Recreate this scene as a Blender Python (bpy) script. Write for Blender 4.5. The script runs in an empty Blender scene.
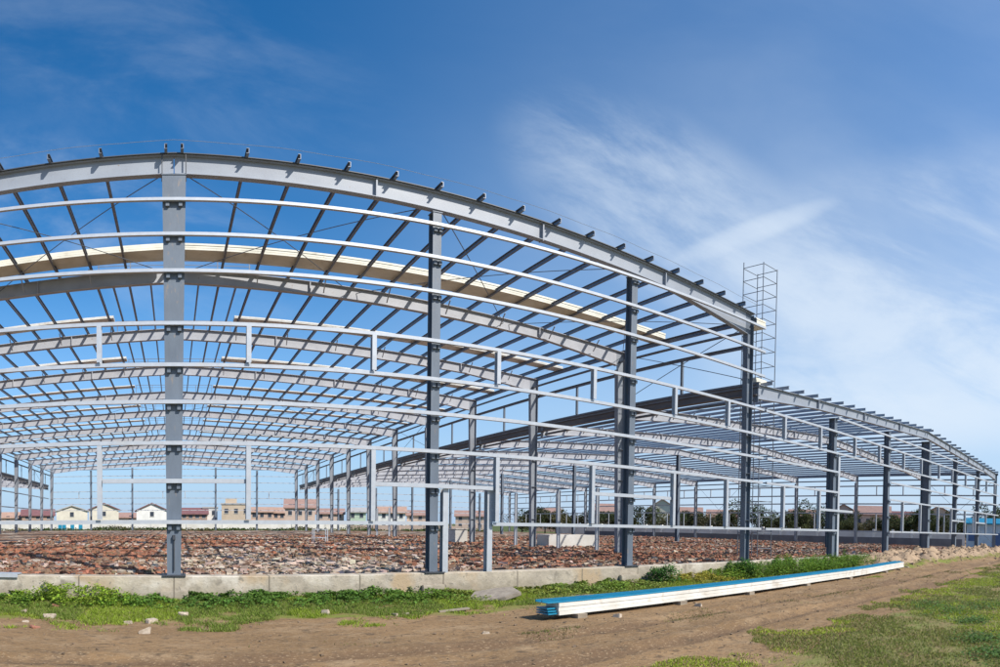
import bpy, math, random
import numpy as np
from mathutils import Vector, Matrix, noise
random.seed(7); rng = np.random.default_rng(7)
scene = bpy.context.scene
col = scene.collection
R = math.radians
V = Vector
F = 620.0; X0 = 174.0; TILT = 16.5/620.0; CAMZ = 2.05

# ------------------------------------------------------------------ materials
def mat(name, c1, c2=None, rough=0.6, metal=0.0, scale=3.0, c3=None, s3=0.6, t3=(0.55, 0.7), bump=0.0, bscale=30.0, stretch=(1,1,1), spec=0.5, detail=6, extra=None, emit=None):
    m = bpy.data.materials.new(name); m.use_nodes = True
    nt = m.node_tree; N = nt.nodes; L = nt.links
    b = N['Principled BSDF']; b.inputs['Roughness'].default_value = rough; b.inputs['Metallic'].default_value = metal
    b.inputs['Specular IOR Level'].default_value = spec
    g = N.new('ShaderNodeNewGeometry'); mp = N.new('ShaderNodeMapping'); mp.inputs['Scale'].default_value = stretch
    L.new(g.outputs['Position'], mp.inputs['Vector'])
    def nz(sc, det=detail, ro=0.6):
        n = N.new('ShaderNodeTexNoise'); n.inputs['Scale'].default_value = sc; n.inputs['Detail'].default_value = det; n.inputs['Roughness'].default_value = ro
        L.new(mp.outputs['Vector'], n.inputs['Vector']); return n.outputs['Fac']
    def ramp(src, a, z):
        r = N.new('ShaderNodeMapRange'); r.inputs['From Min'].default_value = a; r.inputs['From Max'].default_value = z
        L.new(src, r.inputs['Value']); return r.outputs['Result']
    def mix(f, a, bb):
        x = N.new('ShaderNodeMix'); x.data_type = 'RGBA'
        L.new(f, x.inputs['Factor'])
        for s, v in ((6, a), (7, bb)):
            if isinstance(v, tuple): x.inputs[s].default_value = (*v, 1)
            else: L.new(v, x.inputs[s])
        return x.outputs[2]
    c = mix(ramp(nz(scale), 0.35, 0.65), tuple(c1), tuple(c2 or [k*0.8 for k in c1]))
    if c3: c = mix(ramp(nz(s3), *t3), c, tuple(c3))
    if extra: c = extra(N, L, nz, ramp, mix, c, g)
    L.new(c, b.inputs['Base Color'])
    if bump:
        bp = N.new('ShaderNodeBump'); bp.inputs['Strength'].default_value = bump; bp.inputs['Distance'].default_value = 0.05
        L.new(nz(bscale, 8, 0.7), bp.inputs['Height']); L.new(bp.outputs['Normal'], b.inputs['Normal'])
    return m
def attr_mat(name, rough=0.9, transl=0.0, spec=0.2):
    m = bpy.data.materials.new(name); m.use_nodes = True
    nt = m.node_tree; N = nt.nodes; L = nt.links; b = N['Principled BSDF']
    a = N.new('ShaderNodeAttribute'); a.attribute_name = 'tone'
    L.new(a.outputs['Color'], b.inputs['Base Color']); b.inputs['Roughness'].default_value = rough
    b.inputs['Specular IOR Level'].default_value = spec
    if transl:
        t = N.new('ShaderNodeBsdfTranslucent'); L.new(a.outputs['Color'], t.inputs['Color'])
        mx = N.new('ShaderNodeMixShader'); mx.inputs[0].default_value = transl
        L.new(b.outputs[0], mx.inputs[1]); L.new(t.outputs[0], mx.inputs[2]); L.new(mx.outputs[0], N['Material Output'].inputs[0])
    return m

M = {}
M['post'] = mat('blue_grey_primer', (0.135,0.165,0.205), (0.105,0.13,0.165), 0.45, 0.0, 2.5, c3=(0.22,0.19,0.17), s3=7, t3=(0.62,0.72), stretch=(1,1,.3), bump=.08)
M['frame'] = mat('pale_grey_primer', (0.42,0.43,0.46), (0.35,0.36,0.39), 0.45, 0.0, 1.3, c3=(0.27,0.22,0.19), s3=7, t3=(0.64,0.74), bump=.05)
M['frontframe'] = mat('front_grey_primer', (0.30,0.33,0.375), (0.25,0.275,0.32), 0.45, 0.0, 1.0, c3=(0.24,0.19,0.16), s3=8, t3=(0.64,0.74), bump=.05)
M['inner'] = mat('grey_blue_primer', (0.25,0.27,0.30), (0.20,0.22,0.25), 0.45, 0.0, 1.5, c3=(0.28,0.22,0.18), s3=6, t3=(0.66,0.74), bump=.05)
M['lowpurlin'] = mat('light_purlin_steel', (0.36,0.39,0.44), (0.30,0.33,0.38), 0.45, 0.2, 4)
M['galv'] = mat('galvanised_steel', (0.49,0.515,0.55), (0.43,0.455,0.49), 0.38, 0.25, 6, c3=(0.5,0.48,0.45), s3=1.2, t3=(0.6,0.8))
M['purlin'] = mat('dark_purlin_steel', (0.19,0.215,0.26), (0.15,0.17,0.21), 0.45, 0.2, 4)
M['eave'] = mat('brown_grey_gutter_steel', (0.17,0.155,0.155), (0.11,0.10,0.105), 0.55, 0.1, 1.2, stretch=(1,.4,1))
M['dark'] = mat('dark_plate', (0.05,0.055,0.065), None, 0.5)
M['rod'] = mat('rod_steel', (0.16,0.18,0.21), None, 0.5, 0.3)
M['cream'] = mat('cream_sheet', (0.78,0.74,0.62), (0.66,0.62,0.50), 0.5, 0, 1.5, c3=(0.5,0.45,0.35), s3=3, t3=(.6,.8))
M['white'] = mat('white_sheet', (0.74,0.72,0.66), (0.62,0.59,0.52), 0.5, 0, 1.2, c3=(0.42,0.35,0.26), s3=3.5, t3=(.56,.78))
M['blue'] = mat('blue_sheet', (0.012,0.22,0.36), (0.01,0.18,0.30), 0.4, 0, 2)
def conc(N, L, nz, ramp, mix, c, g):
    s = N.new('ShaderNodeSeparateXYZ'); L.new(g.outputs['Position'], s.inputs[0])
    # damp band near the soil with an uneven upper edge
    a = N.new('ShaderNodeMath'); a.operation='MULTIPLY_ADD'; L.new(nz(1.6), a.inputs[0]); a.inputs[1].default_value=-1.0; L.new(s.outputs['Z'], a.inputs[2])
    c = mix(ramp(a.outputs[0], 0.0, -0.4), c, (0.27,0.23,0.17))
    c = mix(ramp(nz(0.45, 4), 0.56, 0.64), c, (0.40,0.30,0.19))
    c = mix(ramp(nz(9), 0.62, 0.72), c, (0.20,0.18,0.15))
    jm = N.new('ShaderNodeMath'); jm.operation='PINGPONG'; L.new(s.outputs['X'], jm.inputs[0]); jm.inputs[1].default_value=1.22
    c = mix(ramp(jm.outputs[0], .03, .008), c, (0.17,0.145,0.11))
    c = mix(ramp(nz(3.2, 8), .60, .70), c, (0.24,0.21,0.165))
    return c
M['concrete'] = mat('weathered_concrete', (0.48,0.415,0.32), (0.33,0.285,0.225), 0.9, 0, 2.5, c3=(0.55,0.50,0.42), s3=1.3, t3=(.5,.65), bump=.5, bscale=9, extra=conc)
M['slab'] = mat('old_concrete_slab', (0.34,0.29,0.23), (0.24,0.2,0.16), 0.9, 0, 5, bump=.5, bscale=14)
M['brick'] = mat('pale_brick', (0.5,0.42,0.33), (0.34,0.27,0.2), 0.9, 0, 12, bump=.3, bscale=40)
M['redbrick'] = mat('red_brick', (0.38,0.17,0.10), (0.28,0.12,0.08), 0.9, 0, 12, bump=.3, bscale=40)
M['wood'] = mat('grey_timber', (0.32,0.27,0.2), (0.2,0.16,0.12), 0.85, 0, 8, stretch=(.2,1,1))
def soil(N, L, nz, ramp, mix, c, g):
    s = N.new('ShaderNodeSeparateXYZ'); L.new(g.outputs['Position'], s.inputs[0])
    def rut(yr, c):
        a = N.new('ShaderNodeMath'); a.operation='MULTIPLY_ADD'; L.new(s.outputs['X'], a.inputs[0]); a.inputs[1].default_value=-.055; L.new(s.outputs['Y'], a.inputs[2])
        b_ = N.new('ShaderNodeMath'); b_.operation='SUBTRACT'; L.new(a.outputs[0], b_.inputs[0]); b_.inputs[1].default_value=yr
        d_ = N.new('ShaderNodeMath'); d_.operation='ABSOLUTE'; L.new(b_.outputs[0], d_.inputs[0])
        e_ = N.new('ShaderNodeMath'); e_.operation='MULTIPLY_ADD'; L.new(nz(2.2), e_.inputs[0]); e_.inputs[1].default_value=1.0; L.new(d_.outputs[0], e_.inputs[2])
        return mix(ramp(e_.outputs[0], .95, .55), c, (0.15,0.095,0.055))
    for q_ in (7.15, 8.9): c = rut(q_, c)
    def band(y0, y1, soft, thr0, thr1, colour, c, sc=1.2, slope=0.0):
        yy = N.new('ShaderNodeMath'); yy.operation='MULTIPLY_ADD'; L.new(s.outputs['X'], yy.inputs[0]); yy.inputs[1].default_value=-slope; L.new(s.outputs['Y'], yy.inputs[2])
        up = ramp(yy.outputs[0], y0-soft, y0+soft); dn = ramp(yy.outputs[0], y1+soft, y1-soft)
        mm = N.new('ShaderNodeMath'); mm.operation='MULTIPLY'; L.new(up, mm.inputs[0]); L.new(dn, mm.inputs[1])
        nn = N.new('ShaderNodeMath'); nn.operation='ADD'; L.new(mm.outputs[0], nn.inputs[0]); L.new(nz(sc), nn.inputs[1])
        return mix(ramp(nn.outputs[0], thr0, thr1), c, colour)
    c = mix(ramp(nz(5), .56, .68), c, (0.10,0.07,0.045))
    c = mix(ramp(nz(11), .52, .66), c, (0.16,0.105,0.062))
    c = mix(ramp(nz(26), .56, .66), c, (0.33,0.235,0.14))
    c = band(12.0, 16, .7, 1.35, 1.6, (0.17,0.19,0.04), c, 1.5)
    c = band(-60, 5.0, .8, 1.3, 1.6, (0.17,0.18,0.055), c, 2.4, slope=.12)
    c = band(8.9, 9.5, .4, 1.5, 1.8, (0.12,0.12,0.045), c, .8, slope=.03)
    sx_ = ramp(s.outputs['X'], 26, 30); c2 = band(13.0, 30, .5, 1.05, 1.35, (0.36,0.26,0.17), c, 1.2)
    c = mix(sx_, c, c2)
    # far fields
    far = ramp(s.outputs['Y'], 106, 112)
    c = mix(far, c, (0.085,0.105,0.035))
    return c
M['soil'] = mat('bare_dirt', (0.28,0.178,0.092), (0.20,0.125,0.063), 0.95, 0, .55, c3=(0.31,0.215,0.125), s3=1.7, t3=(.5,.7), bump=.8, bscale=7, extra=soil, spec=.15, stretch=(.6,1,1))
M['rubblebed'] = mat('rubble_bed', (0.25,0.145,0.095), (0.18,0.115,0.075), 0.95, 0, 1.6, c3=(0.40,0.34,0.27), s3=.35, t3=(.5,.62), bump=1, bscale=3, spec=.1)
M['chunk'] = attr_mat('rubble_chunks', .92)
M['leaf'] = attr_mat('leaf_green', .6, .3)
M['bark'] = mat('bark', (0.12,0.085,0.055), None, .9, 0, 5)
M['glass'] = mat('window_dark', (0.05,0.06,0.08), None, .15)
M['fencewhite'] = mat('white_render', (0.62,0.6,0.56), (0.5,0.47,0.42), .8, 0, .5)
M['fencedark'] = mat('dark_grey_block', (0.13,0.135,0.15), (0.09,0.095,0.11), .8, 0, .7)
def house_mat(name, c): return mat(name, c, [k*.85 for k in c], .85, 0, .6)
ROOF = {'red': mat('red_tile', (0.34,0.21,0.17), (0.27,0.17,0.14), .85, 0, 1), 'dark': mat('dark_red_tile', (0.2,0.09,0.09), None, .8, 0, 1), 'orange': mat('orange_tile', (0.42,0.27,0.20), None, .8, 0, 1), 'grey': mat('grey_roof', (0.4,0.38,0.36), None, .8, 0, 1)}  # red and orange tones pale, greyed further in place of distance haze

# ------------------------------------------------------------------ mesh builder
class MB:
    def __init__(s): s.v = []; s.f = []
    def quadbox(s, c):   # 8 corners: bottom 4 ccw, top 4 ccw
        n = len(s.v); s.v += [tuple(p) for p in c]
        for f in ((3,2,1,0),(4,5,6,7),(0,1,5,4),(1,2,6,5),(2,3,7,6),(3,0,4,7)): s.f.append(tuple(n+i for i in f))
    def box(s, x0, x1, y0, y1, z0, z1):
        s.quadbox([(x0,y0,z0),(x1,y0,z0),(x1,y1,z0),(x0,y1,z0),(x0,y0,z1),(x1,y0,z1),(x1,y1,z1),(x0,y1,z1)])
    def bar(s, a, b, w, h, up=(0,0,1)):
        a = V(a); b = V(b); d = (b-a).normalized(); up = V(up)
        r = d.cross(up)
        if r.length < 1e-4: r = d.cross(V((0,1,0)))
        r.normalize(); u = r.cross(d).normalized()
        r *= w/2; u *= h/2
        s.quadbox([a-r-u, a+r-u, b+r-u, b-r-u, a-r+u, a+r+u, b+r+u, b-r+u])
    def prism(s, pts, t):
        n = len(s.v); k = len(pts); t = V(t)
        s.v += [tuple(V(p)-t/2) for p in pts] + [tuple(V(p)+t/2) for p in pts]
        s.f.append(tuple(n+i for i in range(k))[::-1]); s.f.append(tuple(n+k+i for i in range(k)))
        for i in range(k):
            j = (i+1) % k; s.f.append((n+i, n+j, n+k+j, n+k+i))
    def tube(s, a, b, r, seg=6, r2=None):
        a = V(a); b = V(b); d = (b-a).normalized(); r2 = r if r2 is None else r2
        x = d.cross(V((0,0,1)) if abs(d.z) < .9 else V((1,0,0))).normalized(); y = d.cross(x)
        n = len(s.v)
        for p, q in ((a, r), (b, r2)):
            for i in range(seg):
                t = 2*math.pi*i/seg; s.v.append(tuple(p + x*math.cos(t)*q + y*math.sin(t)*q))
        for i in range(seg):
            j = (i+1) % seg; s.f.append((n+i, n+j, n+seg+j, n+seg+i))
        s.f.append(tuple(n+i for i in range(seg))[::-1]); s.f.append(tuple(n+seg+i for i in range(seg)))
    def build(s, name, m, parent=None, loc=None, bevel=0):
        me = bpy.data.meshes.new(name); me.from_pydata(s.v, [], s.f)
        import bmesh
        bm = bmesh.new(); bm.from_mesh(me); bmesh.ops.recalc_face_normals(bm, faces=bm.faces)
        if bevel: bmesh.ops.bevel(bm, geom=bm.edges, offset=bevel, segments=2, affect='EDGES')
        bm.to_mesh(me); bm.free()
        me.materials.append(m)
        o = bpy.data.objects.new(name, me); col.objects.link(o)
        if parent: o.parent = parent; o.matrix_parent_inverse = Matrix.Translation(-parent.location) if not loc else Matrix()
        if loc: o.location = loc
        return o
def tag(o, label, cat, group=None, kind=None):
    if label: o['label'] = label
    if cat: o['category'] = cat
    if group: o['group'] = group
    if kind: o['kind'] = kind
    return o
def empty(name, loc, rz=0):
    o = bpy.data.objects.new(name, None); col.objects.link(o); o.location = loc; o.rotation_euler = (0,0,rz); o.empty_display_size = .3
    return o
def ray(px, py, dist):      # a surveyed bearing turned into a place on the map
    th = (px-X0)/F; e = (538.5-py)/F - TILT*math.cos(th)
    return V((math.sin(th)*dist, math.cos(th)*dist, CAMZ + math.tan(e)*dist))
def place(px, dist):
    th = (px-X0)/F
    return math.sin(th)*dist, math.cos(th)*dist, -th

FY = 16.0; BAY = 7.06; DY = 8.1; NF = 12
FR = [FY + DY*k for k in range(NF)]
ZB = 0.70      # level the columns stand on

# ------------------------------------------------------------------ steel pieces
def beam_c(mb, p0, p1, h, b, t=.02, side=1, up=(0,0,1)):     # C section along p0-p1
    p0 = V(p0); p1 = V(p1); d = (p1-p0).normalized(); u = V(up); r = d.cross(u).normalized()*side; u = r.cross(d).normalized()*side
    u = V(up) if abs(d.z) < .2 else u
    mb.bar(p0, p1, t, h, up)
    for s in (1,-1):
        o = u*(s*(h/2-t/2)) + r*(b/2+t/2)
        mb.bar(p0+o, p1+o, b, t, up)
def beam_h(mb, p0, p1, depth_dir, depth, width, tf=.02, tw=.016, d1=None, w1=None):
    p0 = V(p0); p1 = V(p1); dd = V(depth_dir).normalized(); ax = (p1-p0).normalized(); wd = ax.cross(dd).normalized()
    d1 = depth if d1 is None else d1; w1 = width if w1 is None else w1
    for s in (1,-1):
        a = [p0+dd*s*depth/2-wd*width/2, p0+dd*s*depth/2+wd*width/2, p1+dd*s*d1/2+wd*w1/2, p1+dd*s*d1/2-wd*w1/2]
        mb.prism(a, dd*tf)
    g = tf/2
    mb.prism([p0+dd*(depth/2-g), p0-dd*(depth/2-g), p1-dd*(d1/2-g), p1+dd*(d1/2-g)], wd*tw)

def hall(label, cx, half, ztop, slope, ks, group, front=True, tall=True, z_extra=0.0, sides=(-1,1), mids=False, frontcols=()):
    root = empty('steel_frame_hall', (cx, FR[ks[0]], ZB)); tag(root, label, 'steel frame', group)
    def zt(x, k=1): return ztop - slope*abs(x-cx) + (z_extra if k == 0 else 0.0)
    def bd(mb, name, m): return mb.build(name, m, root)
    for k in ks:
        y = FR[k]; D = (.66 if k == 0 else .56) if tall else .50
        for s in (-1,1):
            xe = cx + s*half
            # eave column, tapered inner flange
            zc = zt(xe, k) - (1.0 if tall else .8)
            shared = (not tall) and s*cx < 0
            fr_ = tall and k == 0
            mb = MB(); di, do = (.30, .40) if k == 0 else ((.32, .52) if tall else (.28, .42))
            xo = xe; w = .26
            mb.box(min(xo, xo-s*.02), max(xo, xo-s*.02), y-w/2, y+w/2, ZB, zt(xe,k)-.05)
            mb.prism([(xo-s*di, y, ZB), (xo-s*do, y, zc)][0:2] + [(xo-s*(do+.02), y, zc), (xo-s*(di+.02), y, ZB)], (0,w,0))
            mb.prism([(xo-s*.02,y,ZB),(xo-s*di,y,ZB),(xo-s*do,y,zc),(xo-s*.02,y,zc)], (0,.014,0))
            # haunch knuckle
            mb.prism([(xo-s*.02,y,zc),(xo-s*do,y,zc),(xo-s*do,y,zt(xo-s*do,k)-.04),(xo-s*.02,y,zt(xo,k)-.04)], (0,.014,0))
            for zz in (2.4, 4.4, 6.0): 
                dd = di+(do-di)*(zz-ZB)/(zc-ZB); mb.box(min(xo-s*.02,xo-s*dd), max(xo-s*.02,xo-s*dd), y-.11, y+.11, zz, zz+.012)
            if shared: mb = MB(); mb.box(min(xo,xo-s*.03), max(xo,xo-s*.03), y-w/2, y+w/2, zc, zt(xe,k)-.05)
            c = bd(mb, 'bracket_plate' if shared else 'column', M['post'] if k == 0 else M['inner'])
            mb = MB(); xm = xo-s*(di/2+.01); mb.box(xm-.26, xm+.26, y-.2, y+.2, ZB-.03, ZB+.0); 
            for ax in (-.2,.2):
                for ay in (-.15,.15): mb.tube((xm+ax,y+ay,ZB), (xm+ax,y+ay,ZB+.1), .014)
            if not shared: bp = mb.build('base_plate', M['dark']); bp.parent = c
            # rafter half
            mb = MB(); hx = xo - s*(.04 if shared else do+.012); hx2 = xo - s*5.0; rx = cx + s*.012
            db = (1.0 if k == 0 else .78) if tall else .62
            t = lambda x: zt(x, k)-.02
            top = [(hx,y,t(hx)),(rx,y,t(rx))]; bot = [(rx,y,t(rx)-D),(hx2,y,t(hx2)-D*.9),(hx,y,t(hx)-db)]
            mb.prism(top+bot, (0,.014,0))
            w = .24
            mb.bar((xo,y,zt(xo,k)-.01+.004), (cx+s*.001,y,zt(cx,k)-.01+.004), w, .024)
            mb.bar((hx,y,t(hx)-db-.012), (hx2,y,t(hx2)-D*.9-.012), w, .022)
            mb.bar((hx2,y,t(hx2)-D*.9-.012), (rx,y,t(rx)-D-.012), w, .022)
            n = 4 if tall else 4
            for q in range(1, n+1):       # end plates and stiffeners
                xs = cx + s*(half*q/(n+.0)-.0) if q < n else hx
                if q in (1,2,3): dl = t(xs)-.01; mb.box(xs-.02, xs+.02, y-.115, y+.115, dl-D*(1 if q < 3 else .85), dl)
            if k > 0:
                npn = int(half/1.32)
                for q in range(1, npn):
                    if tall and q % 2: continue
                    xs = cx + s*(.55+1.32*q)
                    for sy in (-1,1): mb.bar((xs,y+sy*.13,t(xs)-D*.8), (xs+.02*sy,y+sy*.62,t(xs)+.06), .04, .04)
            raf = bd(mb, 'rafter', M['frontframe'] if k == 0 else M['frame'])
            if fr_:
                mb = MB(); mb.bar((xo,y-.03,zt(xo,k)+.02),(cx+s*.001,y-.03,zt(cx,k)+.02), .30, .03); cp = mb.build('flange_shade_strip', M['dark']); cp.parent = raf  # added dark strip, stands in for the shadow line of the flange lip
        if mids and k > 0:
            mb = MB(); beam_h(mb, (cx,y,ZB), (cx,y,zt(cx)-D-.03), (0,1,0), .3, .3); bd(mb, 'middle_column', M['post'])
    y0, y1 = FR[ks[0]]-.42, FR[ks[-1]]+.3
    if ks[0] != 0: y0 += .3
    # purlins
    npn = int((half-.3)/1.32)
    for s in (-1,1):
        for q in range(npn+1):
            x = cx + s*(.23 if q == 0 else .55+1.31*q)
            if abs(x-cx) > half-.15: continue
            mb = MB(); h = .19 if tall else .15
            pts = [(x,y0,zt(x,ks[0])+.115),(x,FR[ks[0]+1],zt(x)+.115),(x,y1,zt(x)+.115)]
            for a, b in zip(pts[:-1], pts[1:]): beam_c(mb, a, b, h, .055, .016, side=-s)
            bd(mb, 'purlin', M['purlin'] if tall else M['lowpurlin'])
    if tall:
        for x in (-2.52,-.98,.98,2.52):
            mb = MB(); beam_c(mb, (x,FR[1]+.3,zt(x)+.09),(x,y1,zt(x)+.09), .14, .05, .014, side=1); bd(mb, 'ridge_runner', M['purlin'])
    # eave struts and side girts
    for s in sides:
        xe = cx+s*half
        mb = MB(); beam_c(mb, (xe+s*.06,y0+.2,zt(xe)+.05), (xe+s*.06,y1,zt(xe)+.05), .24, .09, .02, side=-s)
        bd(mb, 'eave_strut', M['purlin'])
        mb = MB()
        for a, b in zip(ks[:-1], ks[1:]): mb.tube((xe-s*.3,FR[a],zt(xe)-.55),(xe-s*.3,FR[b],zt(xe)-.55), .07, 8)
        bd(mb, 'tie_tube', M['post'])
    # roof cross bracing in the end and middle bays
    for a in ([0,4,9] if ks[0] == 0 else [6, 9]):
        if a not in ks or a+1 not in ks: continue
        for s in (-1,1):
            for q in range(3):
                xa = cx+s*(half/3*q+.15); xb = cx+s*(half/3*(q+1)-.15)
                for u, w2 in ((xa,xb),(xb,xa)):
                    mb = MB(); mb.tube((u,FR[a]+.02,zt(u)-.22),(w2,FR[a+1]-.02,zt(w2)-.22), .016, 5); bd(mb, 'roof_brace_rod', M['rod'])
    return root, zt, bd
def root_inv(r): return Matrix.Translation(-r.location)
def fix_sub(): pass

GZ = [11.05, 9.92, 8.79, 7.26, 6.12, 5.13, 4.06, 3.09, 2.05]

# --------------------------- tall hall
ST = .056
tall, ztT, bdT = hall('tall wide gable steel frame with grey rafters in the middle of the site', 0, 21.2, 12.42, ST, list(range(NF)), 'steel frame halls', z_extra=.34)
def girt(bd, x0, x1, z, y, m='galv', h=.10, name='girt'):
    mb = MB(); beam_c(mb, (x0,y,z), (x1,y,z), h, .09, .016, side=-1); return bd(mb, name, M[m])
def post(bd, x, z0, z1, y, w=.12, d=.16, name='window_post', m='galv'):
    mb = MB(); beam_h(mb, (x,y,z0), (x,y,z1), (0,1,0), d, w, .012, .012); return bd(mb, name, M[m])
GY = FY-.34
def front_column(bd, x, zt, w0, w1, y=FY, dep=.36, m='post', girts=GZ, cleats=True):
    mb = MB(); z1 = zt(x,0)-.80
    beam_h(mb, (x,y,ZB), (x,y,z1), (0,1,0), dep, w0, .02, .016, w1=w1)
    mb.box(x-w1/2-.02, x+w1/2+.02, y-dep/2-.03, y+dep/2+.03, z1, z1+.03)
    if cleats:
        for z in girts:
            if z > z1-.1: continue
            ww = w0+(w1-w0)*(z-ZB)/(z1-ZB)
            for s in (-1,1): mb.box(x+s*ww*.28-.045, x+s*ww*.28+.045, y-dep/2-.10, y-dep/2-.012, z-.2, z-.078)
    c = bd(mb, 'gable_column', M[m])
    mb = MB(); mb.box(x-.3, x+.3, y-.3, y+.3, ZB-.035, ZB-.002)
    for ax in (-.24,.24):
        for ay in (-.22,.22): mb.tube((x+ax,y+ay,ZB-.002),(x+ax,y+ay,ZB+.09), .015)
    b = mb.build('base_plate', M['dark']); b.parent = c
    mb = MB(); mb.box(x-w0*.0-.035, x+.035, y-dep/2-.10, y-dep/2-.012, ZB+.9, ZB+1.02); mb.tube((x,y-dep/2-.05,ZB+.1),(x,y-dep/2-.05,ZB+.9), .02)
    if abs(x) < .1:
        b = mb.build('earthing_strip', M['dark']); b.parent = c
def bx_(i): return i*BAY + (.24 if i == 2 else -.24 if i == -2 else 0)
for i in (-2,-1,0,1,2):
    front_column(bdT, bx_(i), ztT, .35 if i == 0 else .25, .60 if i == 0 else .26, dep=.36 if i == 0 else .28)
for i in (-2,-1,0,1,2):
    mb = MB(); x = i*BAY; beam_h(mb, (x,FR[-1],ZB),(x,FR[-1],ztT(x)-.75),(0,1,0),.34,.30); bdT(mb, 'gable_column', M['post'])
for z in GZ:
    if z == GZ[7]: continue
    if z == 2.05:
        girt(bdT, -21.3, 7.32, z, GY); girt(bdT, 8.86, 21.75, z, GY)
    else: girt(bdT, -21.5, 21.8, z, GY)
    girt(bdT, -21.2, 21.2, z, FR[-1]+.25)
for i in range(-3,4):
    for s in (-1,1):
        x = bx_(i) + s*1.88
        if abs(x) > 21.3: continue
        post(bdT, x, GZ[4]+.066, GZ[3]-.066, GY); post(bdT, x, GZ[8]+.066, GZ[6]-.066, GY)
        if i in (-2,0,2): post(bdT, x, GZ[4]+.066, GZ[3]-.066, FR[-1]+.25)
    if abs(i) < 3: girt(bdT, bx_(i)-1.81, bx_(i)+1.81, GZ[7], GY, h=.11, name='window_header')
for x in (7.38, 8.80): post(bdT, x, ZB-.03, GZ[7]-.06, GY+.2, .17, .2, 'door_post')
# side walls of the tall hall: high girt, bracing, low posts
for s in (-1,1):
    mb = MB(); beam_c(mb, (s*21.25,FR[0],10.1),(s*21.25,FR[-1],10.1), .16, .08, .016, side=-s); bdT(mb, 'side_girt', M['purlin'])
    for k in range(NF-1):
        ym = FR[k]+DY/2; mb = MB(); mb.box(s*21.25-.05, s*21.25+.05, ym-.06, ym+.06, 8.42, 10.02); bdT(mb, 'side_post', M['post'])
    for k in (0,4,9):
        for a, b in ((8.5,11.1),(11.1,8.5)):
            mb = MB(); mb.tube((s*21.1,FR[k],a),(s*21.1,FR[k+1],b), .018, 5); bdT(mb, 'side_brace_rod', M['rod'])
for k, (ya) in enumerate((26.1, 29.7, 34.5, 38.1, 58.6, 62.4)):
    mb = MB(); beam_h(mb, (21.2,ya,ZB),(21.2,ya,4.1 if ya < 50 else 3.6),(1,0,0),.16,.14); bdT(mb, 'door_post', M['galv'])
# ridge vent upstand frames, just before every interior frame
for k in range(1, NF):
    y = FR[k]+.35
    mb = MB()
    for s in (-1,1):
        for q in (0.3, 1.7, 2.95): mb.box(s*q-.02, s*q+.02, y-.02, y+.02, ztT(s*q)+.01, 12.98)
    for yy in (y,):
        mb.bar((-3.0,yy,13.0),(3.0,yy,13.0), .035,.035); mb.bar((-3.0,yy,12.8),(3.0,yy,12.8), .025,.025)
    bdT(mb, 'ridge_vent_frame', M['purlin'])
# end plates at the front ridge
for x in (-.3,.3): mb = MB(); mb.box(x-.012, x+.012, FY-.16, FY-.13, 12.0, 12.78); bdT(mb, 'ridge_plate', M['dark'])
# life line along the front rafter
mb = MB(); zz = 13.28
for s in (-1,1):
    for q in range(8):
        a, b = s*q*21.2/8, s*(q+1)*21.2/8
        m_ = (a+b)/2
        za, zb2 = ztT(a,0)+.42, ztT(b,0)+.42
        mb.tube((a,FY-.3,za),(m_,FY-.3,(za+zb2)/2-.03), .008, 4); mb.tube((m_,FY-.3,(za+zb2)/2-.03),(b,FY-.3,zb2), .008, 4)
bdT(mb, 'life_line', M['galv'])

# --------------------------- low hall on the right
CR = 42.45; HR = 20.85
low, ztR, bdR = hall('lower long steel frame hall joined to the right side of the tall one', CR, HR, 9.42, .052, list(range(NF)), 'steel frame halls', tall=False, z_extra=.08, mids=True)
for i in (-2,-1,0,1,2):
    front_column(bdR, CR+i*6.98+ (.0), ztR, .42 if i == 0 else .27, .44 if i == 0 else .28, dep=.62 if i == 0 else .32, girts=GZ[3:])
def has(i, z): return True
mb_segs = [(z, CR-HR-.1, CR+HR+.2) for z in (GZ[3]-.0, GZ[4])]
for z, a, b in mb_segs: girt(bdR, a+.45, b, z, GY)
for z in (GZ[5], GZ[6], 2.05):
    girt(bdR, 22.1, 28.55, z, GY); girt(bdR, 35.4, CR+HR+.2, z, GY)
girt(bdR, 28.5, 57.2, 8.02, GY)
for x in [CR+i*6.98+s*1.88 for i in range(-3,4) for s in (-1,1)]:
    if x < 22.2 or x > CR+HR: continue
    post(bdR, x, GZ[4]+.066, GZ[3]-.066, GY)
    if not (28 < x < 35): post(bdR, x, GZ[8]+.066, GZ[6]-.066, GY)
for i in (-2,1,2): girt(bdR, CR+i*6.98-1.82, CR+i*6.98+1.82, GZ[7], GY, h=.12, name='window_header')
post(bdR, 28.82, ZB-.03, 6.05, GY+.2, .2, .22, 'door_post')
for i in (-2,-1,1,2):
    x = CR+i*6.98; mb = MB(); beam_h(mb, (x,FR[-1],ZB),(x,FR[-1],ztR(x)-.75),(0,1,0),.3,.28); bdR(mb, 'gable_column', M['post'])
for z in GZ[3:7]+[2.05]: girt(bdR, CR-HR, CR+HR, z, FR[-1]+.25)
for z in (7.19, 6.12, 5.16, 4.09, 2.05):
    mb = MB(); beam_c(mb, (CR+HR+.1,FR[0],z),(CR+HR+.1,FR[-1],z), .14, .08, .016, side=-1); bdR(mb, 'side_girt', M['galv'])
for k in range(NF-1):
    for q in (.3,.7):
        ym = FR[k]+DY*q
        mb = MB(); mb.box(CR+HR+.05, CR+HR+.13, ym-.06, ym+.06, 6.19, 7.11); bdR(mb, 'window_post', M['galv'])
        mb = MB(); mb.box(CR+HR+.05, CR+HR+.13, ym-.06, ym+.06, 2.13, 4.01); bdR(mb, 'window_post', M['galv'])
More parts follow.
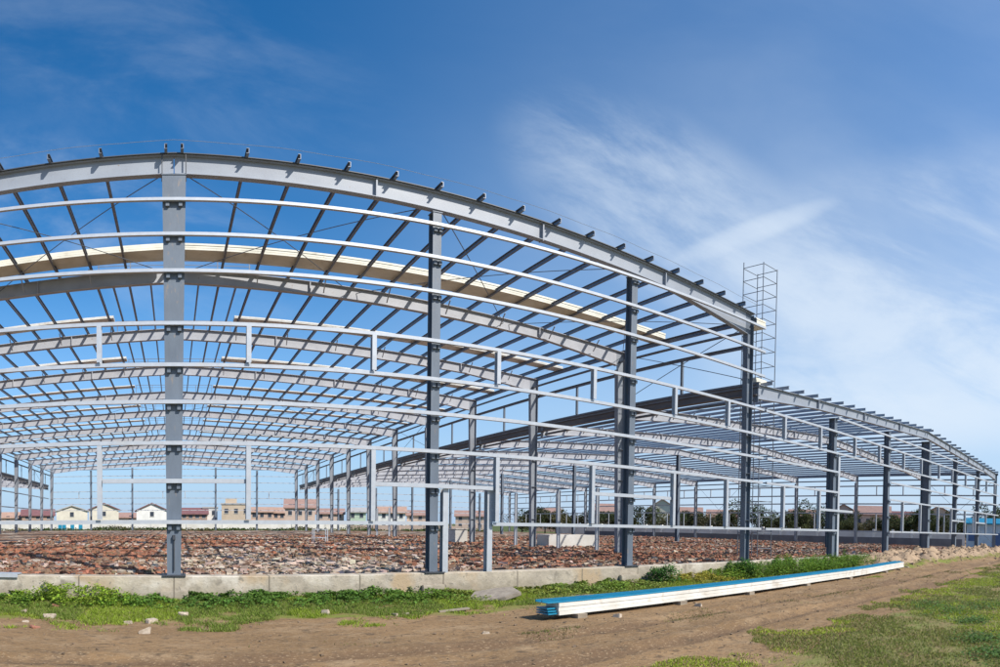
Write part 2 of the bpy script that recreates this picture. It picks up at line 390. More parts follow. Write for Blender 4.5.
for k in (0,4,9):
    for a, b in ((ZB+.3,7.9),(7.9,ZB+.3)):
        mb = MB(); mb.tube((CR+HR-.1,FR[k],a),(CR+HR-.1,FR[k+1],b), .018, 5); bdR(mb, 'side_brace_rod', M['rod'])
# valley gutter beam between the halls
mb = MB()
beam_h(mb, (21.62,FY-.1,8.16),(21.62,FR[-1],8.16),(0,0,1),.46,.30,.03,.02)
bdR(mb, 'valley_gutter_beam', M['eave'])
# --------------------------- low hall on the left, its rear part comes into sight
lowL, ztL, bdL = hall('low steel frame hall seen far back through the left side columns', -CR, HR, 9.42, .052, [5,6,7,8,9,10,11], 'steel frame halls', tall=False, mids=False)
mb = MB(); beam_h(mb, (-21.62,FR[4],8.16),(-21.62,FR[-1],8.16),(0,0,1),.46,.30,.03,.02); bdL(mb, 'valley_gutter_beam', M['eave'])
for z in (6.12, 4.09, 2.05):
    mb = MB(); beam_c(mb, (-21.5,FR[5],z),(-21.5,FR[-1],z), .14,.08,.016,side=1); bdL(mb, 'side_girt', M['galv'])

# every part was modelled in world space: tie sub-parts back
for o in list(col.objects):
    if o.parent and o.type == 'MESH' and o.parent.type == 'MESH':
        o.matrix_parent_inverse = Matrix.Identity(4)

# ------------------------------------------------------------------ bundles of sheets on the roof
def corr_bundle(name, x0, x1, y0, y1, zf, h, layers, m, sk=0.0):
    mb = MB(); n = layers
    for i in range(n):
        a = i*h/n; b = (i+1)*h/n-.012; j = .012*math.sin(i*2.3+x0)
        za0, za1 = zf(x0)+.23, zf(x1)+.23
        mb.quadbox([(x0,y0+j,za0+a),(x1,y0+j+sk,za1+a),(x1,y1+j+sk,za1+a),(x0,y1+j,za0+a),(x0,y0+j,za0+b),(x1,y0+j+sk,za1+b),(x1,y1+j+sk,za1+b),(x0,y1+j,za0+b)])
    return mb.build(name, m)
ordn = ['second','third','fourth','fifth','sixth','seventh','eighth','ninth','tenth','eleventh','twelfth']
for k in range(1, 9):
    y1 = FR[k]-(.5 if k == 1 else .95); y0 = y1-(1.1 if k == 1 else .85)
    xi = .35 if k == 1 else 2.95
    h = .30 if k == 1 else (.15 if k < 4 else .07)
    for s in (-1,1):
        a, b = (xi, 21.3) if s > 0 else (-21.3, -xi)
        o = corr_bundle('roof_sheet_stack', a, b, y0, y1, ztT, h, 3 if k < 4 else 1, M['cream'] if k == 1 else M['white'], sk=(-1.25 if k == 1 else -.75) if s > 0 else 0.0)
        tag(o, 'cream sheets on the roof %s of the ridge by the %s rafter from the front' % ('right' if s > 0 else 'left', ordn[k-1]), 'sheet stack', 'stacks of roof sheets on the tall roof')
    if k in (1,):
        pass
# small stacks poking out at the step between the roofs
o = corr_bundle('sheet_bundle', 21.75, 22.5, 16.2, 17.1, lambda x: 11.08, .38, 4, M['cream']); tag(o, 'short cream bundle on the corner of the tall roof beside the scaffold', 'sheet bundle')
mb = MB(); mb.box(21.3,22.0,16.15,17.0,11.02,11.3); 
o = corr_bundle('sheet_bundle', 21.9, 22.7, 16.2, 16.9, lambda x: 8.3, .32, 3, M['cream']); tag(o, 'short cream bundle on the edge of the low roof at the foot of the corner', 'sheet bundle')

# ------------------------------------------------------------------ scaffold tower
sx, sy = 24.6, 18.1
sc = empty('scaffold_tower', (sx, sy, ZB)); tag(sc, 'slim open scaffold tower of thin tubes rising above the corner of the roofs', 'scaffold')
w = .665; ang = R(1)
cs = []
for a in (45,135,225,315): cs.append((sx+math.cos(R(a)+ang)*w*1.25, sy+math.sin(R(a)+ang)*w*1.25))
ZT = 15.7
for i, (x, y) in enumerate(cs):
    mb = MB(); mb.tube((x,y,ZB),(x,y,ZT+(.25 if i == 1 else 0)), .024, 6); mb.build('standard', M['rod'], sc)
for l in range(20):
    z = ZB+.35+l*.765
    if z > ZT: break
    mb = MB()
    for i in range(4):
        a, b = cs[i], cs[(i+1)%4]
        mb.tube((a[0],a[1],z+.02*i),(b[0],b[1],z+.02*i), .018, 6)
    mb.build('ledger_frame', M['rod'], sc)

# ------------------------------------------------------------------ terrain
def gz(x, y):
    n = noise.noise(V((x*.25,y*.3,0)))*.05 + noise.noise(V((x*1.1,y*1.6,3)))*.018
    z = n
    # ruts along the track
    for yr, dp in ((7.15,.09), (8.9,.08)):
        q = (y-yr-.055*x+.2*math.sin(x*.35)+.06*math.sin(x*1.7))
        if x < 48: z += -dp*math.exp(-(q/.22)**2) + dp*.45*math.exp(-((abs(q)-.42)/.14)**2)
    # verge bank along the wall
    if 12 < y < 17: z += .10*min(1,(y-12)/3.5)
    # clay heap by the right hand front
    if x > 24:
        f = min(1,max(0,(x-27)/6.0)); c = 14.9; 
        g = math.exp(-((y-c)/(2.0 if y < c else 3.5))**2)
        g2 = 1 if y > c else g
        rough = .5+.8*abs(noise.noise(V((x*.7,y*.9,7)))) + .35*noise.noise(V((x*2.6,y*2.6,1)))
        if y < 15.9+ (0 if x < 34 else 90): z += f*.95*g*rough*(1 if x < 60 else max(0,1-(x-60)/15))
    # ditch bottom right
    d = math.exp(-((x-8.6)/1.0)**2-((y-3.7)/1.0)**2); z -= .10*d
    return z
def grid(name, xs, ys, fz, m):
    nx, ny = len(xs), len(ys)
    v = [(x,y,fz(x,y)) for y in ys for x in xs]
    f = [(j*nx+i, j*nx+i+1, (j+1)*nx+i+1, (j+1)*nx+i) for j in range(ny-1) for i in range(nx-1)]
    me = bpy.data.meshes.new(name); me.from_pydata(v, [], f); me.materials.append(m)
    me.polygons.foreach_set('use_smooth', [True]*len(f))
    o = bpy.data.objects.new(name, me); col.objects.link(o); return o
xs = [-1500,-500,-200,-100,-60,-40,-25,-15] + list(np.arange(-10, 40, .16)) + list(np.arange(40, 75, .4)) + [85,100,130,180,300,700,1500]
ys = [-1500,-300,-80,-30,-10,-4] + list(np.arange(0, 16.4, .14)) + [17,18,20,25,30,50,80,110,160,300,700,2500]
def gzz(x, y):
    return gz(x,y) if (-14 < x < 90 and -5 < y < 17) else 0.0
o = grid('ground', [float(a) for a in xs], [float(a) for a in ys], gzz, M['soil']); tag(o, None, None, kind='structure')

def rz(x, y):
    b = noise.noise(V((x*.12,y*.12,5)))*.14 + noise.noise(V((x*.5,y*.5,2)))*.09 + noise.noise(V((x*1.7,y*1.7,9)))*.03
    e = min(1, max(0, (y-16.25)/1.2))
    return ZB-.12 + b*e*.85 - .08*(1-e)
xs = [-64,-50,-40,-30,-20,-14] + list(np.arange(-10,50,.4)) + list(np.arange(50,63.9,.8))
ys = list(np.arange(16.2,40,.3)) + list(np.arange(40,106,.9))
o = grid('rubble_bed', [float(a) for a in xs], [float(a) for a in ys], rz, M['rubblebed']); tag(o, None, None, kind='structure')
# rubble: broken brick and concrete, too many to count
def chunks(name, P, S, C, m, aspect=(1,.6,.4)):
    n = len(P); base = np.array([[x,y,z] for z in (-.5,.5) for x,y in ((-.5,-.5),(.5,-.5),(.5,.5),(-.5,.5))])
    v = base[None]*np.array(aspect)[None,None]*S[:,None,None]
    v = v*(1+rng.uniform(-.35,.35,(n,8,3)))
    a = rng.uniform(0,2*np.pi,n); t = rng.normal(0,.22,n); u = rng.normal(0,.22,n)
    def rot(v, ang, i, j):
        c, s = np.cos(ang)[:,None], np.sin(ang)[:,None]; p, q = v[:,:,i].copy(), v[:,:,j].copy()
        v[:,:,i] = p*c-q*s; v[:,:,j] = p*s+q*c
    rot(v,t,0,2); rot(v,u,1,2); rot(v,a,0,1)
    v += P[:,None,:]
    fb = np.array([(3,2,1,0),(4,5,6,7),(0,1,5,4),(1,2,6,5),(2,3,7,6),(3,0,4,7)])
    f = (fb[None]+8*np.arange(n)[:,None,None]).reshape(-1,4)
    return poly(name, v.reshape(-1,3), f, np.repeat(C,8,axis=0), m)
def poly(name, v, f, c, m, k=None):
    k = f.shape[1]; me = bpy.data.meshes.new(name)
    me.vertices.add(len(v)); me.vertices.foreach_set('co', v.astype(np.float32).ravel())
    me.loops.add(f.size); me.loops.foreach_set('vertex_index', f.astype(np.int32).ravel())
    me.polygons.add(len(f)); me.polygons.foreach_set('loop_start', np.arange(0,f.size,k,dtype=np.int32)); me.polygons.foreach_set('loop_total', np.full(len(f),k,dtype=np.int32))
    me.update(calc_edges=True)
    at = me.color_attributes.new('tone','FLOAT_COLOR','POINT')
    at.data.foreach_set('color', np.concatenate([c,np.ones((len(c),1))],1).astype(np.float32).ravel())
    me.polygons.foreach_set('use_smooth', [False]*len(f)); me.materials.append(m); o = bpy.data.objects.new(name, me); col.objects.link(o); return o
def nz2(x, y, s, o=0): return np.array([noise.noise(V((a*s,b*s,o))) for a, b in zip(x,y)])
n = 130000
th = rng.uniform(-.32, 1.25, n); Y = 16.4 + (rng.power(1.0, n)**1.9)*50
X = np.tan(th)*Y
ok = (X > -12) & (X < 62); X, Y = X[ok], Y[ok]; n = len(X)
S = rng.lognormal(-2.95,.6,n)*(1+(Y-16)/24); S = np.clip(S,.02,.30)
Z = np.array([rz(a,b) for a,b in zip(X,Y)]) + S*.12
zone = nz2(X,Y,.16,4)+ .9*np.exp(-((X-5.5)/5)**2-((Y-18)/6)**2) - .35*(X<-1) -.15*(X>16)
r = rng.uniform(0,1,n)
red = np.array([.26,.115,.07]); brn = np.array([.19,.125,.085]); wht = np.array([.36,.29,.235]); 
C = np.where((r < .36-.5*zone)[:,None], red, np.where((r > .78-.5*zone)[:,None], wht, brn))
C = C*rng.uniform(.8,1.45,(n,1))*rng.uniform(.93,1.07,(n,3))
o = chunks('rubble', np.stack([X,Y,Z],1), S, np.clip(C,0.02,.7), M['chunk']); tag(o, None, None, kind='stuff'); o['label'] = 'broken brick and concrete rubble covering the floor inside the frames'
# clods on the clay heap and track
n = 5000
X = rng.uniform(26,64,n); Y = rng.normal(14.8,1.2,n); keep = (Y < 15.6)|(X > 35.6); X, Y = X[keep], Y[keep]; n = len(X)
n2 = 3500; X = np.concatenate([X, rng.uniform(-5,36,n2)]); Y = np.concatenate([Y, rng.uniform(5.5,12.5,n2)]); 
S = np.concatenate([np.clip(rng.lognormal(-3.5,.75,n),.015,.2), np.clip(rng.lognormal(-4.2,.6,n2),.006,.06)])
Z = np.array([gz(a,b) for a,b in zip(X,Y)])+S*.1
C = np.array([.33,.235,.155])*rng.uniform(.7,1.15,(len(X),1)); C[n:] *= .6
o = chunks('clods', np.stack([X,Y,Z],1), S, C, M['chunk'], (1,.8,.6)); tag(o, None, None, kind='stuff'); o['label'] = 'clods of dry clay on the heap and the dirt track'

# ------------------------------------------------------------------ plinth wall with pads
def wall_run(name, x0, x1, label, ztop, y0=15.74, y1=16.24, step=.5):
    mb = MB(); xs = [x0+i*(x1-x0)/max(1,int((x1-x0)/step)) for i in range(int((x1-x0)/step)+1)]
    v = []; f = []
    for x in xs:
        t = ztop(x) + noise.noise(V((x*.9,0,3)))*.012; j = noise.noise(V((x*.6,2,3)))*.015
        v += [(x,y0+j,-.4),(x,y0+j,t-.02),(x,y0+.02+j,t),(x,y1,t),(x,y1,-.4)]
    for i in range(len(xs)-1):
        for k in range(4): f.append((i*5+k,(i+1)*5+k,(i+1)*5+k+1,i*5+k+1))
    f.append((0,1,2,3,4)); e = (len(xs)-1)*5; f.append((e+4,e+3,e+2,e+1,e))
    mb.v, mb.f = v, f
    o = mb.build(name, M['concrete']); tag(o, label, 'wall'); return o
w1 = wall_run('plinth_wall', -26, 35.9, 'long low weathered concrete plinth wall under the front columns', lambda x: ZB-.036)
for i in range(-3,5):
    x = i*BAY
    if i == 4: x = 28.5
    mb = MB(); mb.box(x-.36-.06*(i%2), x+.36+.05*(i%3), 15.60-.02*(i%2), 15.735, -.3, .30+.05*(i%3)); b = mb.build('footing', M['concrete'], w1, bevel=.02); b.matrix_parent_inverse = Matrix.Identity(4)
w2 = wall_run('plinth_wall', 49.8, 66, 'short pale stretch of concrete plinth at the far right columns beyond the clay heap', lambda x: ZB-.034)
# grey sheet metal flashing on the wall, left
mb = MB(); mb.box(-6.2,-4.05,15.7,16.15,ZB-.02,ZB+.01); mb.box(-6.2,-4.05,15.68,15.70,ZB-.09,ZB+.01); o = mb.build('metal_flashing', M['galv']); tag(o, 'grey metal plank lying on top of the plinth wall at the left edge', 'metal plank')

# ------------------------------------------------------------------ panel bundle on the ground
pa = V((7.8,10.85,0)); pb = V((30.7,12.7,0)); L_ = (pb-pa).length; d = (pb-pa).normalized(); nrm = V((-d.y,d.x,0))
pk = empty('wall_panel_stack', pa, math.atan2(d.y,d.x)); tag(pk, 'very long low stack of white edged blue sheets lying on the dirt before the wall', 'panel stack')
def loc_build(mb, name, m): 
    o = mb.build(name, m); o.parent = pk; return o
def sag(x): return .02*math.sin(x*.5)+.012*math.sin(x*1.3)
def zb(x): return max(gz(*( (pa+d*x).xy )), 0)+.09 
seg = [i*L_/26 for i in range(27)]
zbs = [zb(x) for x in seg]; zbs = [sum(zbs[max(0,i-3):i+4])/len(zbs[max(0,i-3):i+4]) for i in range(27)]
mb = MB()
for i in range(26):
    a, b = seg[i], seg[i+1]; za, zc = zbs[i], zbs[i+1]
    for q in range(3):
        z0 = q*.09; z1 = z0+.084; j = (.0,.018,.006)[q]
        mb.quadbox([(a,j,za+z0),(b,j,zc+z0),(b,.46,zc+z0),(a,.46,za+z0),(a,j,za+z1),(b,j,zc+z1),(b,.46,zc+z1),(a,.46,za+z1)])
core = loc_build(mb, 'white_panels', M['white'])
mb = MB()
for i in range(26):   # ribbed blue sheet on top, shifted back and past the near end
    a, b = seg[i]-(.3 if i == 0 else 0), seg[i+1]; za, zc = zbs[i]+.273, zbs[i+1]+.273
    for q in range(2):
        y = .03+q*.22
        mb.quadbox([(a,y,za),(b,y,zc),(b,y+.2,zc),(a,y+.2,za),(a,y,za+.012),(b,y,zc+.012),(b,y+.2,zc+.012),(a,y+.2,za+.012)])
        mb.quadbox([(a,y+.2,za),(b,y+.2,zc),(b,y+.22,zc),(a,y+.22,za),(a,y+.18,za+.05),(b,y+.18,zc+.05),(b,y+.22,zc+.05),(a,y+.22,za+.05)])
loc_build(mb, 'blue_sheet', M['blue'])
mb = MB()
for q in range(3): mb.box(-.26,-.01,.05+q*.02,.47,zbs[0]+.02+q*.055,zbs[0]+.05+q*.055)
loc_build(mb, 'sheet_end', M['blue'])
for x in (.6, 4.2, 7.6, 11.5, 15.5, 20, 23.5):
    mb = MB(); z = zb(x)-.09; mb.box(x-.14,x+.14,-.1,.7,z-.05,zbs[min(26,int(x/L_*26))]-.002); loc_build(mb, 'bearer', M['wood'])

# ------------------------------------------------------------------ debris
def rock(name, px, py, size, m, label, cat, flat=.5, rot=0, asp=.6):
    th = (px-X0)/F; e = (538.5-py)/F - TILT*math.cos(th); dist = CAMZ/math.tan(-e); x, y = math.sin(th)*dist, math.cos(th)*dist
    mb = MB(); L2, W2, H2 = size/2, size*asp/2, size*flat
    pts = [(-L2,-W2,-.02),(L2,-W2,-.02),(L2,W2,-.02),(-L2,W2,-.02),(-L2,-W2,H2),(L2,-W2,H2),(L2,W2,H2),(-L2,W2,H2)]
    mb.quadbox([(a*random.uniform(.6,1.1),b*random.uniform(.6,1.1),c*random.uniform(.5,1.1)) for a,b,c in pts])
    o = mb.build(name, m, bevel=size*.05); o.location = (x,y,gz(x,y)-.02); o.rotation_euler = (random.uniform(-.2,.2),random.uniform(-.2,.2),-th+rot+random.uniform(-.4,.4)); tag(o, label, cat, 'loose stones and bricks on the verge'); return o
rock('brick', 145, 633, .30, M['brick'], 'pale brick lying on bare dirt, largest loose one left of the ridge column', 'brick', .42, .1)
rock('brick', 152, 623.5, .26, M['brick'], 'pale broken brick lying just behind the largest loose brick in the grass edge', 'brick', .4, .5)
rock('brick', 49, 619, .27, M['brick'], 'whitish brick in the bright grass near the left edge', 'brick', .42, -.1)
rock('brick', 24, 614, .17, M['brick'], 'small whitish stone left of the whitish brick in the grass', 'stone', .5)
rock('brick', 25, 622.5, .17, M['brick'], 'small pale stone at the grass edge, nearest the left corner', 'stone', .5)
rock('brick', 55, 610, .24, M['redbrick'], 'reddish brick half hidden in grass under the left stretch of wall', 'brick', .5)
rock('brick', 36, 628, .26, M['redbrick'], 'reddish flat brick on the dirt below the whitish one', 'brick', .25)
rock('stone', 183, 618, .22, M['brick'], 'pale lump of mortar in the grass right of the ridge column', 'stone', .6)
rock('stone', 128, 624, .17, M['brick'], 'small white stone in the grass left of the broken brick', 'stone', .5)
rock('stone', 326, 616, .20, M['brick'], 'white lump in the weeds between the ridge column and the next', 'stone', .7)
rock('stone', 395, 616, .24, M['brick'], 'white splinter of concrete lying slanted in the grass', 'stone', .3, -.6, .3)
rock('stone', 407, 615, .22, M['brick'], 'white flat splinter right beside the slanted one', 'stone', .3, .1, .4)
rock('stone', 487, 633, .16, M['brick'], 'small white stone alone on the dirt track', 'stone', .4)
rock('stone', 619, 617, .24, M['brick'], 'white block under the front edge of the panel stack', 'stone', .6)
rock('stone', 700, 606, .2, M['brick'], 'small pale block propping the middle of the panel stack', 'stone', .6)
# tilted concrete slab by the wall
th, dd_ = (494-X0)/F, 16.35
mb = MB(); mb.prism([(-.72,-.38,.0),(-.35,-.5,.0),(.3,-.42,.0),(.74,-.2,.0),(.55,.3,0),(.1,.42,0),(-.5,.36,0)], (0,0,.11))
o = mb.build('concrete_slab', M['slab'], bevel=.015); o.location = (math.sin(th)*dd_, math.cos(th)*dd_, gz(math.sin(th)*dd_, math.cos(th)*dd_)+.10); o.rotation_euler = (R(13),R(-9),-th)
tag(o, 'broken tilted concrete slab lying against the foot of the wall', 'slab')
for px, py, ln, rt, lb in ((455,612,.75,.35,'short grey board lying in grass before the slab'), (600,598,1.9,-.1,'long pale board lying behind the near end of the panel stack')):
    th = (px-X0)/F; e = (538.5-py)/F - TILT*math.cos(th); dist = CAMZ/math.tan(-e); x, y = math.sin(th)*dist, math.cos(th)*dist
    mb = MB(); mb.quadbox([(-ln/2,-.07,0),(ln/2,-.06,0.01),(ln/2,.07,0.01),(-ln/2,.06,0),(-ln/2,-.07,.04),(ln/2,-.06,.05),(ln/2,.07,.05),(-ln/2,.06,.04)])
    o = mb.build('board', M['wood'], bevel=.006); o.location = (x,y,gz(x,y)+.02); o.rotation_euler = (0,R(-3),-th+rt); tag(o, lb, 'board')
# low concrete tank and white box inside the hall
x, y, r_ = place(568, 43)
mb = MB(); mb.box(-1.95,1.95,-.9,-.72,-.1,.80); mb.box(-1.95,1.95,.72,.9,-.1,.80); mb.box(-1.95,-1.77,-.715,.715,-.1,.798); mb.box(1.77,1.95,-.715,.715,-.1,.798)
o = mb.build('concrete_tank', M['fencewhite'], bevel=.02); o.location = (x,y,ZB-.1); o.rotation_euler = (0,0,r_+.5); tag(o, 'low whitish concrete tank standing on the rubble inside the right half', 'tank')
x, y, r_ = place(456, 47)
mb = MB(); mb.box(-.75,.75,-.5,.5,0,1.0); mb.box(-.8,.8,-.55,.55,1.002,1.06)
o = mb.build('site_box', M['fencewhite'], bevel=.02); o.location = (x,y,ZB-.1); o.rotation_euler = (0,0,r_+.3); tag(o, 'small pale site box behind the door posts of the tall hall', 'box')
x, y, r_ = place(320, 46)
mb = MB()
for a in (-.5,.5):
    for b in (-.35,.35): mb.box(a-.03,a+.03,b-.03,b+.03,0,.9)
for b in (-.35,.35): mb.box(-.53,.53,b-.03,b+.03,.902,.96); mb.box(-.47,.47,b-.02,b+.02,.3,.35)
for a in (-.5,.5): mb.box(a-.02,a+.02,-.33,.33,.5,.55)
o = mb.build('trestle', M['galv']); o.location = (x,y,ZB-.1); o.rotation_euler = (0,0,r_+.2); tag(o, 'small white metal trestle standing on rubble left of the door posts', 'trestle')

# ------------------------------------------------------------------ grass, weeds
def blades(name, X, Y, H, Wd, C, lean=.9, zf=gz):
    n = len(X); Z = np.array([zf(a,b) for a,b in zip(X,Y)])
    a = rng.uniform(0,2*np.pi,n); dx, dy = np.cos(a)*Wd/2, np.sin(a)*Wd/2; l = rng.uniform(0,2*np.pi,n)
    b0 = np.stack([X-dx,Y-dy,Z-.01],1); b1 = np.stack([X+dx,Y+dy,Z-.01],1)
    tp = np.stack([X+np.cos(l)*H*lean,Y+np.sin(l)*H*lean,Z+H],1)
    v = np.stack([b0,b1,tp],1).reshape(-1,3); f = np.arange(3*n).reshape(-1,3)
    return poly(name, v, f, np.repeat(C,3,axis=0), M['leaf'])
def leaves(X, Y, Z, S, C, up=.6):
    n = len(X); a = rng.uniform(0,2*np.pi,n); t = rng.uniform(0,1.25,n)*(1-up*.3)
    d = np.stack([np.cos(a)*np.cos(t*.6),np.sin(a)*np.cos(t*.6),np.sin(t*.6)],1); s = np.stack([-np.sin(a),np.cos(a),rng.normal(0,.3,n)],1)
    P = np.stack([X,Y,Z],1); S = S[:,None]
    v = np.stack([P, P+d*S*.5+s*S*.32, P+d*S, P+d*S*.5-s*S*.32],1).reshape(-1,3)
    return v, np.arange(4*n).reshape(-1,4), np.repeat(C,4,axis=0)
def vary(c, n, a=.6, b=1.35): return np.clip(np.array(c)*rng.uniform(a,b,(n,1))*rng.uniform(.88,1.12,(n,3)),0.005,.6)
# verge grass
n = 260000; th = rng.uniform(-.33,1.2,n); Yv = rng.uniform(11.4,15.7,n); X = np.tan(th)*Yv
k = (X > -7) & (X < 30); X, Yv = X[k], Yv[k]
m_ = nz2(X,Yv,.7,11)+.6*nz2(X,Yv,2.3,5)+ (Yv-13.3)*.30 + .5*nz2(X,Yv,.25,70) + .25*(X<3) 
k = (m_+rng.normal(0,.12,len(X)) > .02) & ~((Yv > 10.6) & (Yv < 12.9) & (X > 7.2) & (np.abs(Yv-11.2-(X-7.5)*.0754) < .5)); X, Yv = X[k], Yv[k]; n = len(X)
lush = nz2(X,Yv,.4,21)
C = np.where((lush > .05)[:,None], np.array([.25,.31,.035]), np.array([.18,.23,.04]))*rng.uniform(.6,1.3,(n,1))
C[:,1] *= 1.08
dry = rng.uniform(0,1,n) < .12; C[dry] = np.array([.28,.24,.11])*rng.uniform(.7,1.2,(dry.sum(),1))
o = blades('grass', X, Yv, rng.uniform(.02,.08,n), rng.uniform(.008,.016,n)*1.7, C); tag(o, None, None, kind='stuff'); o['label'] = 'bright green grass growing along the foot of the plinth wall'
# field grass at the right foreground
n = 620000; th = rng.uniform(.45,1.42,n); rr = 6+ rng.uniform(0,1,n)**1.5*46; X = np.sin(th)*rr; Yv = np.cos(th)*rr
edge = 5.55+.105*X
m_ = nz2(X,Yv,.55,31)+.5*nz2(X,Yv,1.9,15)
k = (Yv < edge + m_*1.3) & (m_+rng.normal(0,.2,len(X)) > -.30+ .25*(X<8.5)) & (Yv > -1); X, Yv, m_ = X[k], Yv[k], m_[k]; n = len(X)
pt = nz2(X,Yv,.35,91)+.6*nz2(X,Yv,1.2,92)
C = np.where((pt > .12)[:,None], np.array([.33,.41,.04]), np.array([.22,.25,.055]))*rng.uniform(.6,1.3,(n,1))
dry = rng.uniform(0,1,n) < .2; C[dry] = np.array([.33,.26,.13])*rng.uniform(.6,1.2,(dry.sum(),1))
rr = np.hypot(X,Yv)
o = blades('field_grass', X, Yv, rng.uniform(.010,.045,n)*(1+rr/60), .012+rr*.0011, C); tag(o, None, None, kind='stuff'); o['label'] = 'patchy short green field grass at the lower right beyond the dirt track'
# sparse tufts in the track
n = 9000; X = rng.uniform(1,34,n); Yv = 9.2+.03*X+rng.normal(0,.3,n); k = nz2(X,Yv,.5,41) > .12; X, Yv = X[k], Yv[k]; n = len(X)
o = blades('track_grass', X, Yv, rng.uniform(.02,.05,n), np.full(n,.02), vary((.14,.15,.04),n)); tag(o, None, None, kind='stuff'); o['label'] = 'thin strip of grass tufts between the wheel ruts of the track'
# broad leaved weeds against the wall
vs, fs, cs_ = [], [], []; off = 0
def weed_patch(cx, cy, rx, ry, h, n, c=(.055,.115,.02), gap=0.0):
    X = rng.normal(cx,rx*.5,n); Y = np.clip(rng.normal(cy,ry*.5,n),12.6,15.72)
    if gap:
        kk = nz2(X,Y,2.1,50)+.5*nz2(X,Y,5,60)+rng.normal(0,.08,n) > -.02; X, Y = X[kk], Y[kk]; n = len(X)
    hh = h*np.clip(1-((X-cx)/(rx*1.3))**2,.1,1)*(1+.7*nz2(X,Y,2.2,cx))
    Z = np.array([gz(a,b) for a,b in zip(X,Y)])+rng.uniform(0,1,n)**.6*np.clip(hh,.02,1)
    return leaves(X,Y,Z,rng.uniform(.04,.10,n),vary(np.array(c)*1.7,n,.55,1.4))
def join(lst):
    v = np.concatenate([a[0] for a in lst]); c = np.concatenate([a[2] for a in lst]); f = np.arange(len(v)).reshape(-1,4); return v, f, c
def pxX(px, y): return math.tan((px-X0)/F)*y
specs = [(70,.42,1.5,(.10,.17,.02)),(20,.2,1.2,(.06,.12,.02)),(120,.22,1.1,(.07,.14,.02)),(145,.2,.9,(.05,.11,.02)),(205,.25,.8,(.045,.10,.02)),(255,.27,1.1,(.045,.10,.02)),(300,.22,.9,(.05,.11,.02)),(345,.3,.8,(.045,.1,.02)),(385,.34,1.2,(.05,.11,.02)),(425,.3,1.0,(.06,.12,.02)),(455,.2,.7,(.09,.13,.03)),(545,.2,1.0,(.1,.14,.03)),(575,.28,1.2,(.08,.13,.03)),(610,.28,1.2,(.08,.14,.025)),(640,.2,1.0,(.09,.13,.03)),(700,.24,1.3,(.15,.16,.03)),(725,.35,1.0,(.08,.14,.02)),(742,.55,1.2,(.06,.12,.02)),(760,.5,1.5,(.07,.13,.02)),(776,.6,1.6,(.055,.12,.02)),(790,.55,1.8,(.07,.135,.02)),(803,.65,1.8,(.06,.13,.02)),(817,.6,2.0,(.065,.135,.02)),(829,.55,2.2,(.06,.12,.02)),(840,.55,2.2,(.07,.13,.02)),(850,.45,2.0,(.06,.12,.02))]
lst = []
for px, h, rx, c in specs:
    yy = 15.15; c = tuple(a*b for a,b in zip(c,(1.35,1.15,1.0))); lst.append(weed_patch(pxX(px,yy), yy, rx, 1.15, h*(1.0 if px > 650 else .9 if px < 100 else .62), int(3600*rx), c, 1))
for px_, py_, rx in ((985,640,.35),(975,622,.3),(998,655,.35),(955,612,.5),(930,606,.5),(990,606,.6)):
    th = (px_-X0)/F; e = (538.5-py_)/F - TILT*math.cos(th); dist = CAMZ/math.tan(-e); cx, cy = math.sin(th)*dist, math.cos(th)*dist; nn = 700
    X = rng.normal(cx,rx,nn); Yv = rng.normal(cy,rx*.7,nn); Z = np.array([gz(a,b) for a,b in zip(X,Yv)])+rng.uniform(0,.09,nn)
    lst.append(leaves(X,Yv,Z,rng.uniform(.03,.075,nn),vary((.10,.18,.04),nn)))
v, f, c = join(lst); o = poly('weeds', v, f, c, M['leaf']); tag(o, None, None, kind='stuff'); o['label'] = 'low broad leaved weeds by the concrete wall and at the lower right corner'
for px, h, rx, lb in ((664,.55,.55,'round dark green bush against the wall right of the third front column'), (745,.62,.7,'tall leafy bush by the wall near the corner of the tall hall')):
    yy = 15.2; v, f, c = weed_patch(pxX(px,yy), yy, rx, .6, h, 2600, (.04,.10,.02))
    b = poly('bush', v, f, c, M['leaf']); tag(b, lb, 'bush', 'bushes by the wall')

